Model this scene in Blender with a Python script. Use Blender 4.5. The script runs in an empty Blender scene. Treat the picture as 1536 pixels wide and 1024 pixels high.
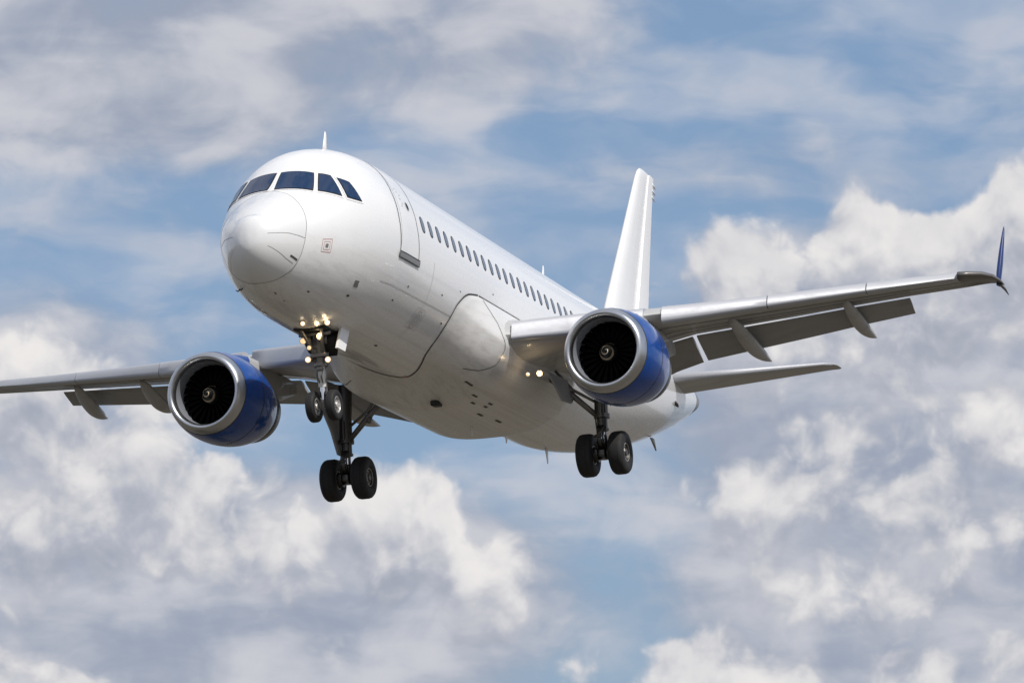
import bpy, bmesh, math, random
from mathutils import Vector, Matrix, Euler
R = math.radians
random.seed(7)
scene = bpy.context.scene
col = scene.collection

# ------------------------------------------------------------------ camera, sky, sun
EL = R(9.0)                       # the camera looks up by nine degrees
CAM_POS = Vector((0, 0, 1.7))
cam_data = bpy.data.cameras.new("camera")
cam_data.sensor_width = 36.0
cam_data.lens = 36.0 * 5841.0 / 1536.0
cam_data.clip_start = 0.5
cam_data.clip_end = 60000
cam = bpy.data.objects.new("camera", cam_data)
col.objects.link(cam)
cam.location = CAM_POS
cam.rotation_euler = (R(90) + EL, 0, 0)
scene.camera = cam

SUN_EL, SUN_AZ = R(50), R(142)    # azimuth clockwise from +Y (the view direction): behind the camera, to the right
sun_dir = Vector((math.sin(SUN_AZ) * math.cos(SUN_EL), math.cos(SUN_AZ) * math.cos(SUN_EL), math.sin(SUN_EL)))
sun_data = bpy.data.lights.new("sun", 'SUN')
sun_data.energy = 3.6
sun_data.angle = R(0.5)
sun_data.color = (1.0, 0.955, 0.89)
sun = bpy.data.objects.new("sun", sun_data)
col.objects.link(sun)
sun.rotation_euler = sun_dir.to_track_quat('Z', 'Y').to_euler()
sun.location = (40, -40, 80)

scene.view_settings.view_transform = 'Standard'
scene.view_settings.look = 'None'
scene.view_settings.gamma = 1.0
scene.view_settings.use_curve_mapping = False
scene.view_settings.exposure = 0.0


class NT:
    """tiny helper to write node trees"""
    def __init__(self, tree):
        self.t = tree
        self.n = tree.nodes
        self.l = tree.links

    def new(self, typ, **kw):
        nd = self.n.new(typ)
        for k, v in kw.items():
            setattr(nd, k, v)
        return nd

    def put(self, sock, v):
        if v is None:
            return
        if hasattr(v, 'is_linked'):
            self.l.new(v, sock)
        else:
            sock.default_value = v

    def math(self, op, a, b=None, c=None, clamp=False):
        nd = self.new('ShaderNodeMath', operation=op, use_clamp=clamp)
        for i, v in enumerate((a, b, c)):
            self.put(nd.inputs[i], v)
        return nd.outputs[0]

    def vmath(self, op, a, b=None, out=0):
        nd = self.new('ShaderNodeVectorMath', operation=op)
        self.put(nd.inputs[0], a)
        if b is not None:
            self.put(nd.inputs[1], b)
        return nd.outputs['Value'] if op in ('LENGTH', 'DOT_PRODUCT', 'DISTANCE') else nd.outputs[0]

    def xyz(self, x=0.0, y=0.0, z=0.0):
        nd = self.new('ShaderNodeCombineXYZ')
        for i, v in enumerate((x, y, z)):
            self.put(nd.inputs[i], v)
        return nd.outputs[0]

    def sep(self, v):
        nd = self.new('ShaderNodeSeparateXYZ')
        self.put(nd.inputs[0], v)
        return nd.outputs

    def noise(self, vec, scale, detail=6, rough=0.5, dist=0.0, dim='3D', lac=2.0):
        nd = self.new('ShaderNodeTexNoise', noise_dimensions=dim)
        self.put(nd.inputs['Vector'], vec)
        nd.inputs['Scale'].default_value = scale
        nd.inputs['Detail'].default_value = detail
        nd.inputs['Roughness'].default_value = rough
        nd.inputs['Lacunarity'].default_value = lac
        nd.inputs['Distortion'].default_value = dist
        return nd.outputs['Fac'], nd.outputs['Color']

    def smooth(self, v, a, b, lo=0.0, hi=1.0, kind='SMOOTHSTEP'):
        nd = self.new('ShaderNodeMapRange', interpolation_type=kind)
        self.put(nd.inputs[0], v)
        for i, q in zip((1, 2, 3, 4), (a, b, lo, hi)):
            self.put(nd.inputs[i], q)
        return nd.outputs[0]

    def mix(self, fac, a, b, blend='MIX'):
        nd = self.new('ShaderNodeMix', data_type='RGBA', blend_type=blend)
        self.put(nd.inputs[0], fac)
        self.put(nd.inputs[6], a)
        self.put(nd.inputs[7], b)
        return nd.outputs[2]

    def ramp(self, fac, stops):
        nd = self.new('ShaderNodeValToRGB')
        el = nd.color_ramp.elements
        while len(el) < len(stops):
            el.new(0.5)
        for e, (p, c) in zip(el, stops):
            e.position = p
            e.color = (*c, 1)
        self.put(nd.inputs[0], fac)
        return nd.outputs[0]


def srgb(r, g, b):
    f = lambda c: (c / 255 / 12.92) if c <= 10 else ((c / 255 + 0.055) / 1.055) ** 2.4
    return (f(r), f(g), f(b))


# ---- the sky: blue of the Sky Texture, thin veil cloud and heaped clouds, all fixed in compass direction and height
FPX = 5841.0


def sky_uv(px, py):
    """compass direction / height of a patch of sky, in degrees"""
    x = (px - 768) / FPX
    y = -(py - 512) / FPX
    d = Vector((x, math.cos(EL) - y * math.sin(EL), math.sin(EL) + y * math.cos(EL)))
    return math.degrees(math.atan2(d.x, d.y)), math.degrees(math.atan2(d.z, math.hypot(d.x, d.y)))


DEG = 180 / math.pi / FPX          # degrees per photograph pixel


def banks_sum(T, vec, banks, k=0.25):
    """soft-edged ellipses, each reaching further below its centre than above: (px, py, rx, r_up, r_down, strength)"""
    total = None
    for (px, py, rx, ru, rd, s) in banks:
        u, v = sky_uv(px, py)
        q = T.vmath('SUBTRACT', vec, (u, v, 0))
        if total is not None:      # keeps the evaluation in sequence (the shader stack is small)
            q = T.vmath('ADD', q, T.math('MULTIPLY', total, 1e-7))
        x, y, z = T.sep(q)
        # below the centre the vertical scale changes
        yy = T.math('MAXIMUM', T.math('MULTIPLY', y, 1 / (ru * DEG)), T.math('MULTIPLY', y, -1 / (rd * DEG)))
        d = T.vmath('LENGTH', T.xyz(T.math('MULTIPLY', x, 1 / (rx * DEG)), yy, 0.0))
        f = T.smooth(d, 0.30, 1.40, s, 0.0)
        total = f if total is None else T.math('SMOOTH_MAX', total, f, k)
    return total


HEADS = [   # sunlit heaps
    (60, 590, 150, 120, 190, 0.95), (150, 700, 170, 120, 190, 1.15), (270, 750, 150, 90, 160, 1.1), (30, 770, 190, 140, 170, 1.0),
    (440, 800, 130, 60, 140, 0.95), (600, 770, 130, 90, 170, 1.1), (720, 850, 100, 70, 140, 0.9),
    (1130, 410, 110, 100, 230, 1.15), (1000, 440, 80, 50, 140, 0.6), (1310, 380, 130, 90, 240, 1.2), (1440, 370, 110, 70, 220, 1.1), (1530, 330, 80, 110, 260, 1.2), (1230, 440, 120, 70, 200, 0.9),
    (1160, 740, 130, 80, 150, 1.0), (1060, 720, 60, 40, 60, 0.5), (1400, 760, 150, 100, 130, 0.85), (1500, 770, 90, 80, 120, 0.9), (1380, 850, 130, 80, 120, 0.85), (1270, 890, 170, 80, 110, 0.75), (1270, 650, 160, 80, 130, 0.7), (1450, 620, 150, 90, 140, 0.8),
    (1080, 1010, 150, 75, 120, 1.15), (1190, 1020, 70, 60, 100, 0.9), (1380, 1010, 90, 45, 90, 0.95), (1510, 1000, 90, 60, 90, 0.85),
    (80, 1020, 130, 45, 90, 0.8), (10, 995, 60, 45, 90, 0.7), (870, 1015, 120, 60, 90, 0.5), (480, 960, 110, 50, 80, 0.4),
]
GREYS = [   # broad shaded cloud behind and under the heaps, and the high overcast at the upper left
    (300, 880, 620, 190, 260, 1.5), (80, 560, 240, 150, 260, 0.8), (1340, 590, 400, 270, 380, 1.4), (1340, 880, 380, 180, 220, 1.35),
    (180, 90, 520, 260, 190, 1.05), (600, 50, 420, 220, 150, 0.85), (150, 330, 240, 90, 90, 0.38), (1180, 250, 420, 70, 70, 0.42), (900, 900, 260, 100, 120, 0.40),
]


def new_group(name, fn):
    g = bpy.data.node_groups.new(name, 'ShaderNodeTree')
    g.interface.new_socket("Vector", in_out='INPUT', socket_type='NodeSocketVector')
    g.interface.new_socket("Value", in_out='OUTPUT', socket_type='NodeSocketFloat')
    T = NT(g)
    gi = T.new('NodeGroupInput').outputs[0]
    T.l.new(fn(T, gi), T.new('NodeGroupOutput').inputs[0])
    return g


def warp(T, v):
    _, wc = T.noise(v, 0.7, 2, 0.5, dim='2D')
    w = T.vmath('MULTIPLY', T.vmath('SUBTRACT', wc, (0.5, 0.5, 0.5)), (0.75, 0.75, 0))
    return T.vmath('ADD', v, w)


def billows(T, v):
    """billow detail of the heaped clouds at (azimuth, height) in degrees"""
    qw = warp(T, v)
    n1, _ = T.noise(qw, 0.90, 7, 0.53, dim='2D')
    vo = T.new('ShaderNodeTexVoronoi', feature='SMOOTH_F1', voronoi_dimensions='2D')
    T.put(vo.inputs['Vector'], qw)
    vo.inputs['Scale'].default_value = 1.35
    vo.inputs['Detail'].default_value = 3.0
    vo.inputs['Roughness'].default_value = 0.5
    vo.inputs['Smoothness'].default_value = 0.75
    puff = T.math('SUBTRACT', 0.42, vo.outputs['Distance'])
    return T.math('ADD', T.math('MULTIPLY', T.math('SUBTRACT', n1, 0.5), 1.1), T.math('MULTIPLY', puff, 0.62))


world = bpy.data.worlds.new("World")
scene.world = world
world.use_nodes = True
W = NT(world.node_tree)
W.n.clear()
world.cycles.sampling_method = 'MANUAL'
world.cycles.sample_map_resolution = 512
out = W.new('ShaderNodeOutputWorld')
bg = W.new('ShaderNodeBackground')
bg.inputs['Strength'].default_value = 0.1
W.l.new(bg.outputs[0], out.inputs[0])
sky = W.new('ShaderNodeTexSky', sky_type='NISHITA')
sky.sun_disc = False
sky.sun_elevation = SUN_EL
sky.sun_rotation = SUN_AZ
sky.altitude = 50
sky.air_density = 1.0
sky.dust_density = 1.5
sky.ozone_density = 1.6
tc = W.new('ShaderNodeTexCoord').outputs['Generated']
dx, dy, dz = W.sep(tc)
az = W.math('MULTIPLY', W.math('ARCTAN2', dx, dy), 180 / math.pi)
hgt = W.math('MULTIPLY', W.math('ARCSINE', dz), 180 / math.pi)
uv = W.xyz(az, hgt, 0.0)
grp_b = new_group('cloud_billows', billows)
grp_h = new_group('cloud_heads', lambda T, v: banks_sum(T, warp(T, v), HEADS))
K = 10.0
sc = lambda r, g, b: (*[K * c for c in srgb(r, g, b)], 1)


def use(g, off, after=None):
    nd = W.new('ShaderNodeGroup')
    nd.node_tree = g
    v = W.vmath('ADD', uv, off)
    if after is not None:
        v = W.vmath('ADD', v, W.math('MULTIPLY', after, 1e-7))
    W.put(nd.inputs[0], v)
    return nd.outputs[0]


h0 = use(grp_h, (0, 0, 0))
h2 = use(grp_h, (0.15, 0.75, 0), h0)
b0 = use(grp_b, (0, 0, 0), h2)
b1 = use(grp_b, (0.06, 0.24, 0), b0)
b2 = use(grp_b, (0.15, 0.75, 0), b1)
fade = W.smooth(h0, 0.02, 0.5)
d0 = W.math('ADD', h0, W.math('MULTIPLY', b0, fade))
grad = W.math('ADD', W.math('MULTIPLY', W.math('SUBTRACT', h0, h2), 0.30), W.math('SUBTRACT', b0, b1))
grad2 = W.math('ADD', W.math('SUBTRACT', h0, h2), W.math('SUBTRACT', b0, b2))
cover = W.smooth(d0, 0.17, 0.70)
lit = W.math('ADD', W.math('MULTIPLY', W.smooth(grad, -0.42, 0.54), 0.34), W.math('MULTIPLY', W.smooth(grad2, -0.48, 0.85), 0.66))
# slow light and shade through the heaps
qs = W.vmath('MULTIPLY', uv, (0.8, 1.1, 0))
s1, _ = W.noise(qs, 0.75, 5, 0.5, 0.3, dim='2D')
lit = W.math('ADD', W.math('MULTIPLY', lit, 0.74), W.math('MULTIPLY', W.smooth(s1, 0.3, 0.7), 0.26))
cum_col = W.ramp(lit, [(0.0, srgb(160, 166, 181)), (0.25, srgb(178, 182, 194)), (0.50, srgb(201, 202, 208)), (0.75, srgb(220, 219, 221)), (1.0, srgb(237, 234, 232))])
cum_col = W.vmath('SCALE', cum_col)
cum_col.node.inputs['Scale'].default_value = K
# thin veil: stretched wisps over the blue
qv = W.vmath('MULTIPLY', uv, (0.34, 0.95, 0))
_, wv = W.noise(qv, 0.8, 3, 0.5, dim='2D')
qv2 = W.vmath('ADD', qv, W.vmath('MULTIPLY', W.vmath('SUBTRACT', wv, (0.5, 0.5, 0.5)), (0.7, 1.0, 0)))
v1, _ = W.noise(qv2, 0.95, 5, 0.48, dim='2D')
v2, _ = W.noise(W.vmath('MULTIPLY', uv, (0.5, 0.7, 0)), 0.5, 4, 0.5, dim='2D')
veil = W.math('MULTIPLY', W.smooth(v1, 0.36, 0.70), W.smooth(v2, 0.30, 0.62, 0.4, 1.0))
# broad grey cloud
greys = banks_sum(W, W.vmath('ADD', uv, W.math('MULTIPLY', b2, 1e-7)), GREYS, 0.3)
gd = W.math('ADD', greys, W.math('MULTIPLY', W.math('SUBTRACT', W.math('ADD', W.math('MULTIPLY', v1, 0.45), W.math('MULTIPLY', s1, 0.55)), 0.5), 1.7))
gcover = W.smooth(gd, 0.10, 0.90, 0.0, 0.95)
gcol = W.mix(W.smooth(W.math('ADD', W.math('MULTIPLY', s1, 0.5), W.math('MULTIPLY', v1, 0.5)), 0.36, 0.66), sc(156, 165, 183), sc(203, 204, 211))
blue = W.mix(1.0, sky.outputs[0], (0.84, 0.84, 0.86, 1), 'MULTIPLY')
blue = W.mix(0.55, blue, sc(138, 170, 208))
above = W.mix(W.math('MULTIPLY', veil, 0.80), blue, sc(190, 197, 211))
# elsewhere in the sky the cloud goes on, broken
far = W.smooth(W.vmath('LENGTH', W.vmath('SUBTRACT', uv, (0, 9, 0))), 10.0, 15.0)
f0, _ = W.noise(tc, 3.2, 7, 0.55)
fcov = W.math('MULTIPLY', far, W.smooth(f0, 0.42, 0.60, 0, 0.9))
above = W.mix(gcover, above, gcol)
above = W.mix(fcov, above, W.mix(W.smooth(f0, 0.5, 0.7), sc(228, 226, 228), sc(176, 180, 194)))
full = W.mix(cover, above, cum_col)
W.l.new(full, bg.inputs['Color'])

# ------------------------------------------------------------------ materials
MATS = {}


def material(name, color, rough=0.5, metal=0.0, coat=0.0, coat_rough=0.05, spec=0.5, emit=None, build=None):
    m = bpy.data.materials.new(name)
    m.use_nodes = True
    t = NT(m.node_tree)
    b = m.node_tree.nodes['Principled BSDF']
    b.inputs['Base Color'].default_value = (*color, 1)
    b.inputs['Roughness'].default_value = rough
    b.inputs['Metallic'].default_value = metal
    b.inputs['Coat Weight'].default_value = coat
    b.inputs['Coat Roughness'].default_value = coat_rough
    b.inputs['Specular IOR Level'].default_value = spec
    if emit:
        b.inputs['Emission Color'].default_value = (*emit[0], 1)
        b.inputs['Emission Strength'].default_value = emit[1]
    if build:
        build(t, b)
    MATS[name] = m
    return m


def streaks(base, dirt, amount=0.5, rough=(0.25, 0.45), bump=0.0, stretch=(0.22, 5.0, 5.0), scale=1.0, lo=0.45, hi=0.75, belly=False):
    """longitudinal airflow streaks and blotches of wear, in object space"""
    def f(t, b):
        c = t.new('ShaderNodeTexCoord').outputs['Object']
        q = t.vmath('MULTIPLY', c, stretch)
        n1, _ = t.noise(q, scale, 7, 0.6, 0.4)
        n2, _ = t.noise(c, 0.7, 5, 0.55)
        n3, _ = t.noise(c, 6.0, 4, 0.6)
        k = t.math('MULTIPLY', t.smooth(n1, lo, hi), t.smooth(n2, 0.3, 0.75, 0.6 if belly else 0.35, 1.0))
        if belly:      # belly grime, with the belly's brushed brownish reflections painted into the same streaks
            k = t.math('MULTIPLY', k, t.smooth(t.sep(c)[2], 0.2, -2.1, 0.02, 1.0))
        k = t.math('MULTIPLY', k, amount)
        t.l.new(t.mix(k, (*base, 1), (*dirt, 1)), b.inputs['Base Color'])
        t.l.new(t.smooth(t.math('ADD', t.math('MULTIPLY', n1, 0.7), t.math('MULTIPLY', n3, 0.3)), 0.35, 0.7, rough[0], rough[1], 'LINEAR'), b.inputs['Roughness'])
        if bump:
            bp = t.new('ShaderNodeBump')
            bp.inputs['Strength'].default_value = bump
            bp.inputs['Distance'].default_value = 0.05
            t.l.new(t.math('ADD', n1, t.math('MULTIPLY', n2, 1.5)), bp.inputs['Height'])
            t.l.new(bp.outputs[0], b.inputs['Normal'])
    return f


material('white_paint', (0.80, 0.80, 0.80), 0.35, coat=0.6, coat_rough=0.08, build=streaks((0.80, 0.80, 0.80), (0.40, 0.37, 0.33), 0.38, (0.25, 0.34), 0.0, (0.12, 7.0, 7.0), 1.0, 0.40, 0.72, True))
material('belly_paint', (0.74, 0.73, 0.71), 0.4, coat=0.25, coat_rough=0.12, build=streaks((0.74, 0.73, 0.71), (0.38, 0.35, 0.30), 0.45, (0.25, 0.36), 0.0, (0.12, 7.0, 7.0), 1.0, 0.40, 0.72, True))
material('radome_paint', (0.74, 0.74, 0.74), 0.2, coat=1.0, coat_rough=0.03)
material('fin_paint', (0.82, 0.82, 0.82), 0.35, coat=0.4, coat_rough=0.1, build=streaks((0.82, 0.82, 0.82), (0.68, 0.67, 0.65), 0.25, (0.3, 0.45)))
material('blue_paint', (0.002, 0.055, 0.27), 0.25, coat=0.45, coat_rough=0.04, spec=0.2, build=streaks((0.002, 0.055, 0.28), (0.003, 0.035, 0.17), 0.6, (0.18, 0.34), 0.05, (0.5, 3, 3)))
material('winglet_blue', (0.006, 0.03, 0.15), 0.4, coat=0.3)
material('wing_grey', (0.34, 0.345, 0.35), 0.45, coat=0.2, build=streaks((0.42, 0.42, 0.42), (0.25, 0.24, 0.225), 0.6, (0.35, 0.6), 0.05, (2.0, 0.5, 2.0)))
material('flap_grey', (0.20, 0.205, 0.21), 0.5, build=streaks((0.32, 0.322, 0.326), (0.22, 0.218, 0.215), 0.6, (0.4, 0.6), 0.0, (3.0, 0.6, 3.0)))
material('slat_silver', (0.42, 0.43, 0.46), 0.48, 0.1, build=streaks((0.42, 0.43, 0.46), (0.34, 0.34, 0.355), 0.5, (0.40, 0.55), 0.0, (2, 0.6, 2)))
material('lip_metal', (0.56, 0.57, 0.59), 0.35, 1.0, build=streaks((0.56, 0.57, 0.59), (0.44, 0.44, 0.44), 0.5, (0.26, 0.42), 0.0, (4, 1, 1)))
material('inlet_liner', (0.34, 0.36, 0.40), 0.4, 0.4)
material('fan_dark', (0.0016, 0.0016, 0.0018), 0.7, 0.0, spec=0.06)
material('spinner_dark', (0.006, 0.006, 0.006), 0.4, spec=0.3)
material('spiral_cream', (0.72, 0.60, 0.42), 0.4)
material('spiral_tan', (0.26, 0.20, 0.13), 0.5)
material('dark_metal', (0.10, 0.095, 0.09), 0.36, 0.75)
material('strut_grey', (0.20, 0.19, 0.18), 0.4, 0.6)
material('strut_white', (0.62, 0.61, 0.58), 0.4, 0.1)
material('chrome', (0.75, 0.75, 0.76), 0.12, 1.0)
material('tyre_rubber', (0.012, 0.012, 0.013), 0.75, build=streaks((0.013, 0.013, 0.014), (0.035, 0.033, 0.03), 0.6, (0.65, 0.9), 0.0, (3, 3, 3)))
material('rim_light', (0.55, 0.54, 0.52), 0.4, 0.3)
material('rim_dark', (0.10, 0.095, 0.09), 0.45, 0.7)
material('seam_dark', (0.05, 0.05, 0.05), 0.6)
material('seam_mid', (0.20, 0.195, 0.19), 0.6)
material('seam_faint', (0.52, 0.51, 0.50), 0.5)
material('seal_black', (0.012, 0.012, 0.013), 0.5)
material('window_glass', (0.008, 0.028, 0.08), 0.04, spec=0.55, build=None)
material('cabin_glass', (0.13, 0.16, 0.21), 0.12, spec=0.6)
material('frame_white', (0.82, 0.81, 0.80), 0.35)
material('sill_metal', (0.30, 0.30, 0.29), 0.4, 0.6)
material('red_mark', (0.55, 0.30, 0.28), 0.5)
material('orange_mark', (0.75, 0.20, 0.06), 0.5)
material('lamp_glow', (1, 0.9, 0.7), 0.3, emit=((1.0, 0.86, 0.62), 2.2))
material('lamp_dim', (1, 0.9, 0.7), 0.3, emit=((1.0, 0.62, 0.30), 0.9))
material('lamp_shell', (0.35, 0.33, 0.30), 0.35, 0.8)

# ------------------------------------------------------------------ aircraft frame -> world
# aircraft axes: x aft from the nose, y to starboard, z up. Where the aircraft flies, seen from the camera:
A_C = Vector((-84.48278655, -34.95498581, -23.31791079))
A_R = Matrix(((0.32296255, -0.94566477, -0.03759442),
              (0.18536832, 0.10216064, -0.97734425),
              (0.9280807, 0.30867677, 0.20829035)))
M_CAM = Matrix(((1, 0, 0), (0, math.sin(EL), -math.cos(EL)), (0, math.cos(EL), math.sin(EL))))   # rows: right, down, forward
R_W = M_CAM.transposed() @ A_R
T_W = CAM_POS - R_W @ A_C
plane = bpy.data.objects.new("airliner", None)
col.objects.link(plane)
plane.matrix_world = Matrix.Translation(T_W) @ R_W.to_4x4()
plane.empty_display_size = 2
plane['label'] = "white twin-engine airliner with blue engines and landing gear down, flying in front of the clouds"
plane['category'] = "airplane"


def link(name, bm, mats, parent=None, smooth=True, loc=None, rot=None, label=None, autosmooth=None):
    me = bpy.data.meshes.new(name)
    bmesh.ops.recalc_face_normals(bm, faces=bm.faces)
    if autosmooth:
        for e in bm.edges:
            if len(e.link_faces) == 2 and e.calc_face_angle(0) > R(autosmooth):
                e.smooth = False
    for f in bm.faces:
        f.smooth = smooth
    bm.to_mesh(me)
    bm.free()
    if isinstance(mats, str):
        mats = [mats]
    for m in mats:
        me.materials.append(MATS[m])
    o = bpy.data.objects.new(name, me)
    col.objects.link(o)
    o.parent = parent or plane
    if loc:
        o.location = loc
    if rot:
        o.rotation_euler = rot
    if label:
        o['label'] = label
    return o


# ---- mesh helpers
def loft(bm, rings, closed=True, cap0=True, cap1=True, mat=0):
    vs = [[bm.verts.new(p) for p in r] for r in rings]
    n = len(vs[0])
    fs = []
    for a, b in zip(vs[:-1], vs[1:]):
        for i in range(n if closed else n - 1):
            j = (i + 1) % n
            try:
                f = bm.faces.new((a[i], a[j], b[j], b[i]))
                f.material_index = mat
                fs.append(f)
            except ValueError:
                pass
    for flag, r in ((cap0, vs[0]), (cap1, vs[-1])):
        if flag and closed:
            f = bm.faces.new(r)
            f.material_index = mat
            fs.append(f)
    return vs


def frame_of(d):
    d = d.normalized()
    a = Vector((0, 0, 1)) if abs(d.z) < 0.9 else Vector((1, 0, 0))
    u = d.cross(a).normalized()
    return d, u, d.cross(u).normalized()


def tube(bm, pts, rad, n=12, mat=0, cap=True):
    pts = [Vector(p) for p in pts]
    if not hasattr(rad, '__len__'):
        rad = [rad] * len(pts)
    rings = []
    for i, p in enumerate(pts):
        d = pts[min(i + 1, len(pts) - 1)] - pts[max(i - 1, 0)]
        if d.length < 1e-6:
            d = pts[-1] - pts[0]
        d, u, v = frame_of(d)
        rings.append([p + (u * math.cos(2 * math.pi * k / n) + v * math.sin(2 * math.pi * k / n)) * rad[i] for k in range(n)])
    loft(bm, rings, True, cap, cap, mat)


def lathe(bm, c, axis, prof, n=32, mat=0, cap0=False, cap1=False, mats=None):
    """prof: list of (distance along axis, radius)"""
    c = Vector(c)
    d, u, v = frame_of(Vector(axis))
    rings = [[c + d * s + (u * math.cos(2 * math.pi * k / n) + v * math.sin(2 * math.pi * k / n)) * r for k in range(n)] for s, r in prof]
    before = set(bm.faces)
    vs = loft(bm, rings, True, cap0, cap1, mat)
    return vs


def box(bm, c, size, rot=None, mat=0, bev=0.0):
    m = Matrix.Translation(Vector(c)) @ (rot.to_4x4() if rot else Matrix.Identity(4)) @ Matrix.Diagonal((*size, 1))
    r = bmesh.ops.create_cube(bm, size=1.0, matrix=m)
    vs = r['verts']
    es = list({e for v in vs for e in v.link_edges})
    fs = list({f for v in vs for f in v.link_faces})
    for f in fs:
        f.material_index = mat
    if bev:
        rr = bmesh.ops.bevel(bm, geom=es, offset=bev, segments=2, affect='EDGES', profile=0.5)
        for f in rr['faces']:
            f.material_index = mat


def plate(bm, pts, thick, mat=0):
    """a flat panel through the corner points with a real thickness"""
    pts = [Vector(p) for p in pts]
    nrm = (pts[1] - pts[0]).cross(pts[-1] - pts[0]).normalized() * thick * 0.5
    loft(bm, [[p - nrm for p in pts], [p + nrm for p in pts]], True, True, True, mat)


# ------------------------------------------------------------------ fuselage shape
X0, Z0 = 0.616, -0.984
HWR, HZR = 2.166, 2.447
XEND = 39.2
KX = [0, .12, .5, 1.0, 1.564, 2.184, 2.9, 3.8, 4.8, 6.2]
KZ = [Z0, -0.60, -0.20, 0.20, 0.58, 1.17, 1.80, 2.16, 2.366, HZR]


def pchip(x, X, Y):
    n = len(X)
    h = [X[i + 1] - X[i] for i in range(n - 1)]
    d = [(Y[i + 1] - Y[i]) / h[i] for i in range(n - 1)]
    m = [0.0] * n
    m[0] = d[0]
    for i in range(1, n - 1):
        if d[i - 1] * d[i] > 0:
            w1 = 2 * h[i] + h[i - 1]
            w2 = h[i] + 2 * h[i - 1]
            m[i] = (w1 + w2) / (w1 / d[i - 1] + w2 / d[i])
    x = min(max(x, X[0]), X[-1])
    i = 0
    while i < n - 2 and x > X[i + 1]:
        i += 1
    t = (x - X[i]) / h[i]
    return ((2 * t**3 - 3 * t * t + 1) * Y[i] + (t**3 - 2 * t * t + t) * h[i] * m[i]
            + (-2 * t**3 + 3 * t * t) * Y[i + 1] + (t**3 - t * t) * h[i] * m[i + 1])


def clamp(t):
    return min(max(t, 0.0), 1.0)


def section(x):
    """half width, top, bottom, height of the widest line"""
    if x < 9:
        t = clamp((x - X0) / 5.523)
        hw = HWR * (1 - (1 - t) ** 1.716) ** 0.547
        t = clamp((x - X0) / 3.926)
        zb = Z0 + (-HZR - Z0) * (1 - (1 - t) ** 2.148) ** 0.479
        # a rounded tip: the crown leaves the tip like a circle, then follows the knots
        zt = pchip(x - X0, KX, KZ)
        if x - X0 < 0.35:
            s = (x - X0) / 0.35
            zt2 = Z0 + (pchip(0.35, KX, KZ) - Z0) * math.sqrt(max(1 - (1 - s) ** 2, 0))
            zt = zt2
        zc = Z0 * (1 - clamp((x - X0) / 5)) ** 1.5
        return hw, zt, zb, zc
    t = clamp((x - 23) / (XEND - 23))
    zb = -HZR + (1.35 + HZR) * t ** 1.5
    t = clamp((x - 29) / (XEND - 29))
    zt = HZR + (2.05 - HZR) * t ** 1.6
    t = clamp((x - 25) / (XEND - 25))
    hw = HWR + (0.35 - HWR) * t ** 1.55
    return hw, zt, zb, (zt + zb) / 2 if x > 23 else 0.0


def surf(x, deg, side=-1, off=0.0):
    """point on the fuselage skin: deg is the angle from the crown (0) to the keel (180)"""
    a = R(deg)
    hw, zt, zb, zc = section(x)
    c, s = math.cos(a), math.sin(a)
    p = Vector((x, side * hw * s, zc + (zt - zc if c > 0 else zc - zb) * c))
    if off:
        e = 0.01
        q1 = surf(min(x + e, XEND), deg, side)
        q0 = surf(max(x - e, X0 + 1e-4), deg, side)
        r1 = surf(x, deg + 0.3, side)
        r0 = surf(x, deg - 0.3, side)
        n = (q1 - q0).cross(r1 - r0)
        if n.length > 0:
            n.normalize()
            ctr = Vector((x + (0.5 if x < 5 else 0), 0, zc))
            if n.dot(p - ctr) < 0:
                n = -n
            p = p + n * off
    return p


def to_xa(x, y, z):
    hw, zt, zb, zc = section(x)
    dz = z - zc
    return x, math.degrees(math.atan2(abs(y) / hw, dz / (zt - zc if dz > 0 else zc - zb)))


def strip(bm, pts, width, side=-1, off=0.006, mat=0, closed=False, n=10):
    """a narrow band laid on the skin along (x, deg) points"""
    P = []
    m = len(pts)
    for i in range(m if closed else m - 1):
        a, b = pts[i], pts[(i + 1) % m]
        for k in range(n):
            t = k / n
            P.append((a[0] + (b[0] - a[0]) * t, a[1] + (b[1] - a[1]) * t))
    if not closed:
        P.append(pts[-1])
    S = [surf(x, d, side, off) for x, d in P]
    L, Rr = [], []
    for i, p in enumerate(S):
        q = S[(i + 1) % len(S)] if closed or i + 1 < len(S) else p
        o = S[i - 1] if closed or i else p
        d = (q - o).normalized()
        x, dg = P[i]
        nn = (surf(x, dg, side, 0.1) - surf(x, dg, side)).normalized()
        w = d.cross(nn).normalized() * width * 0.5
        L.append(bm.verts.new(p - w))
        Rr.append(bm.verts.new(p + w))
    for i in range(len(S) if closed else len(S) - 1):
        j = (i + 1) % len(S)
        f = bm.faces.new((L[i], L[j], Rr[j], Rr[i]))
        f.material_index = mat


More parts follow.
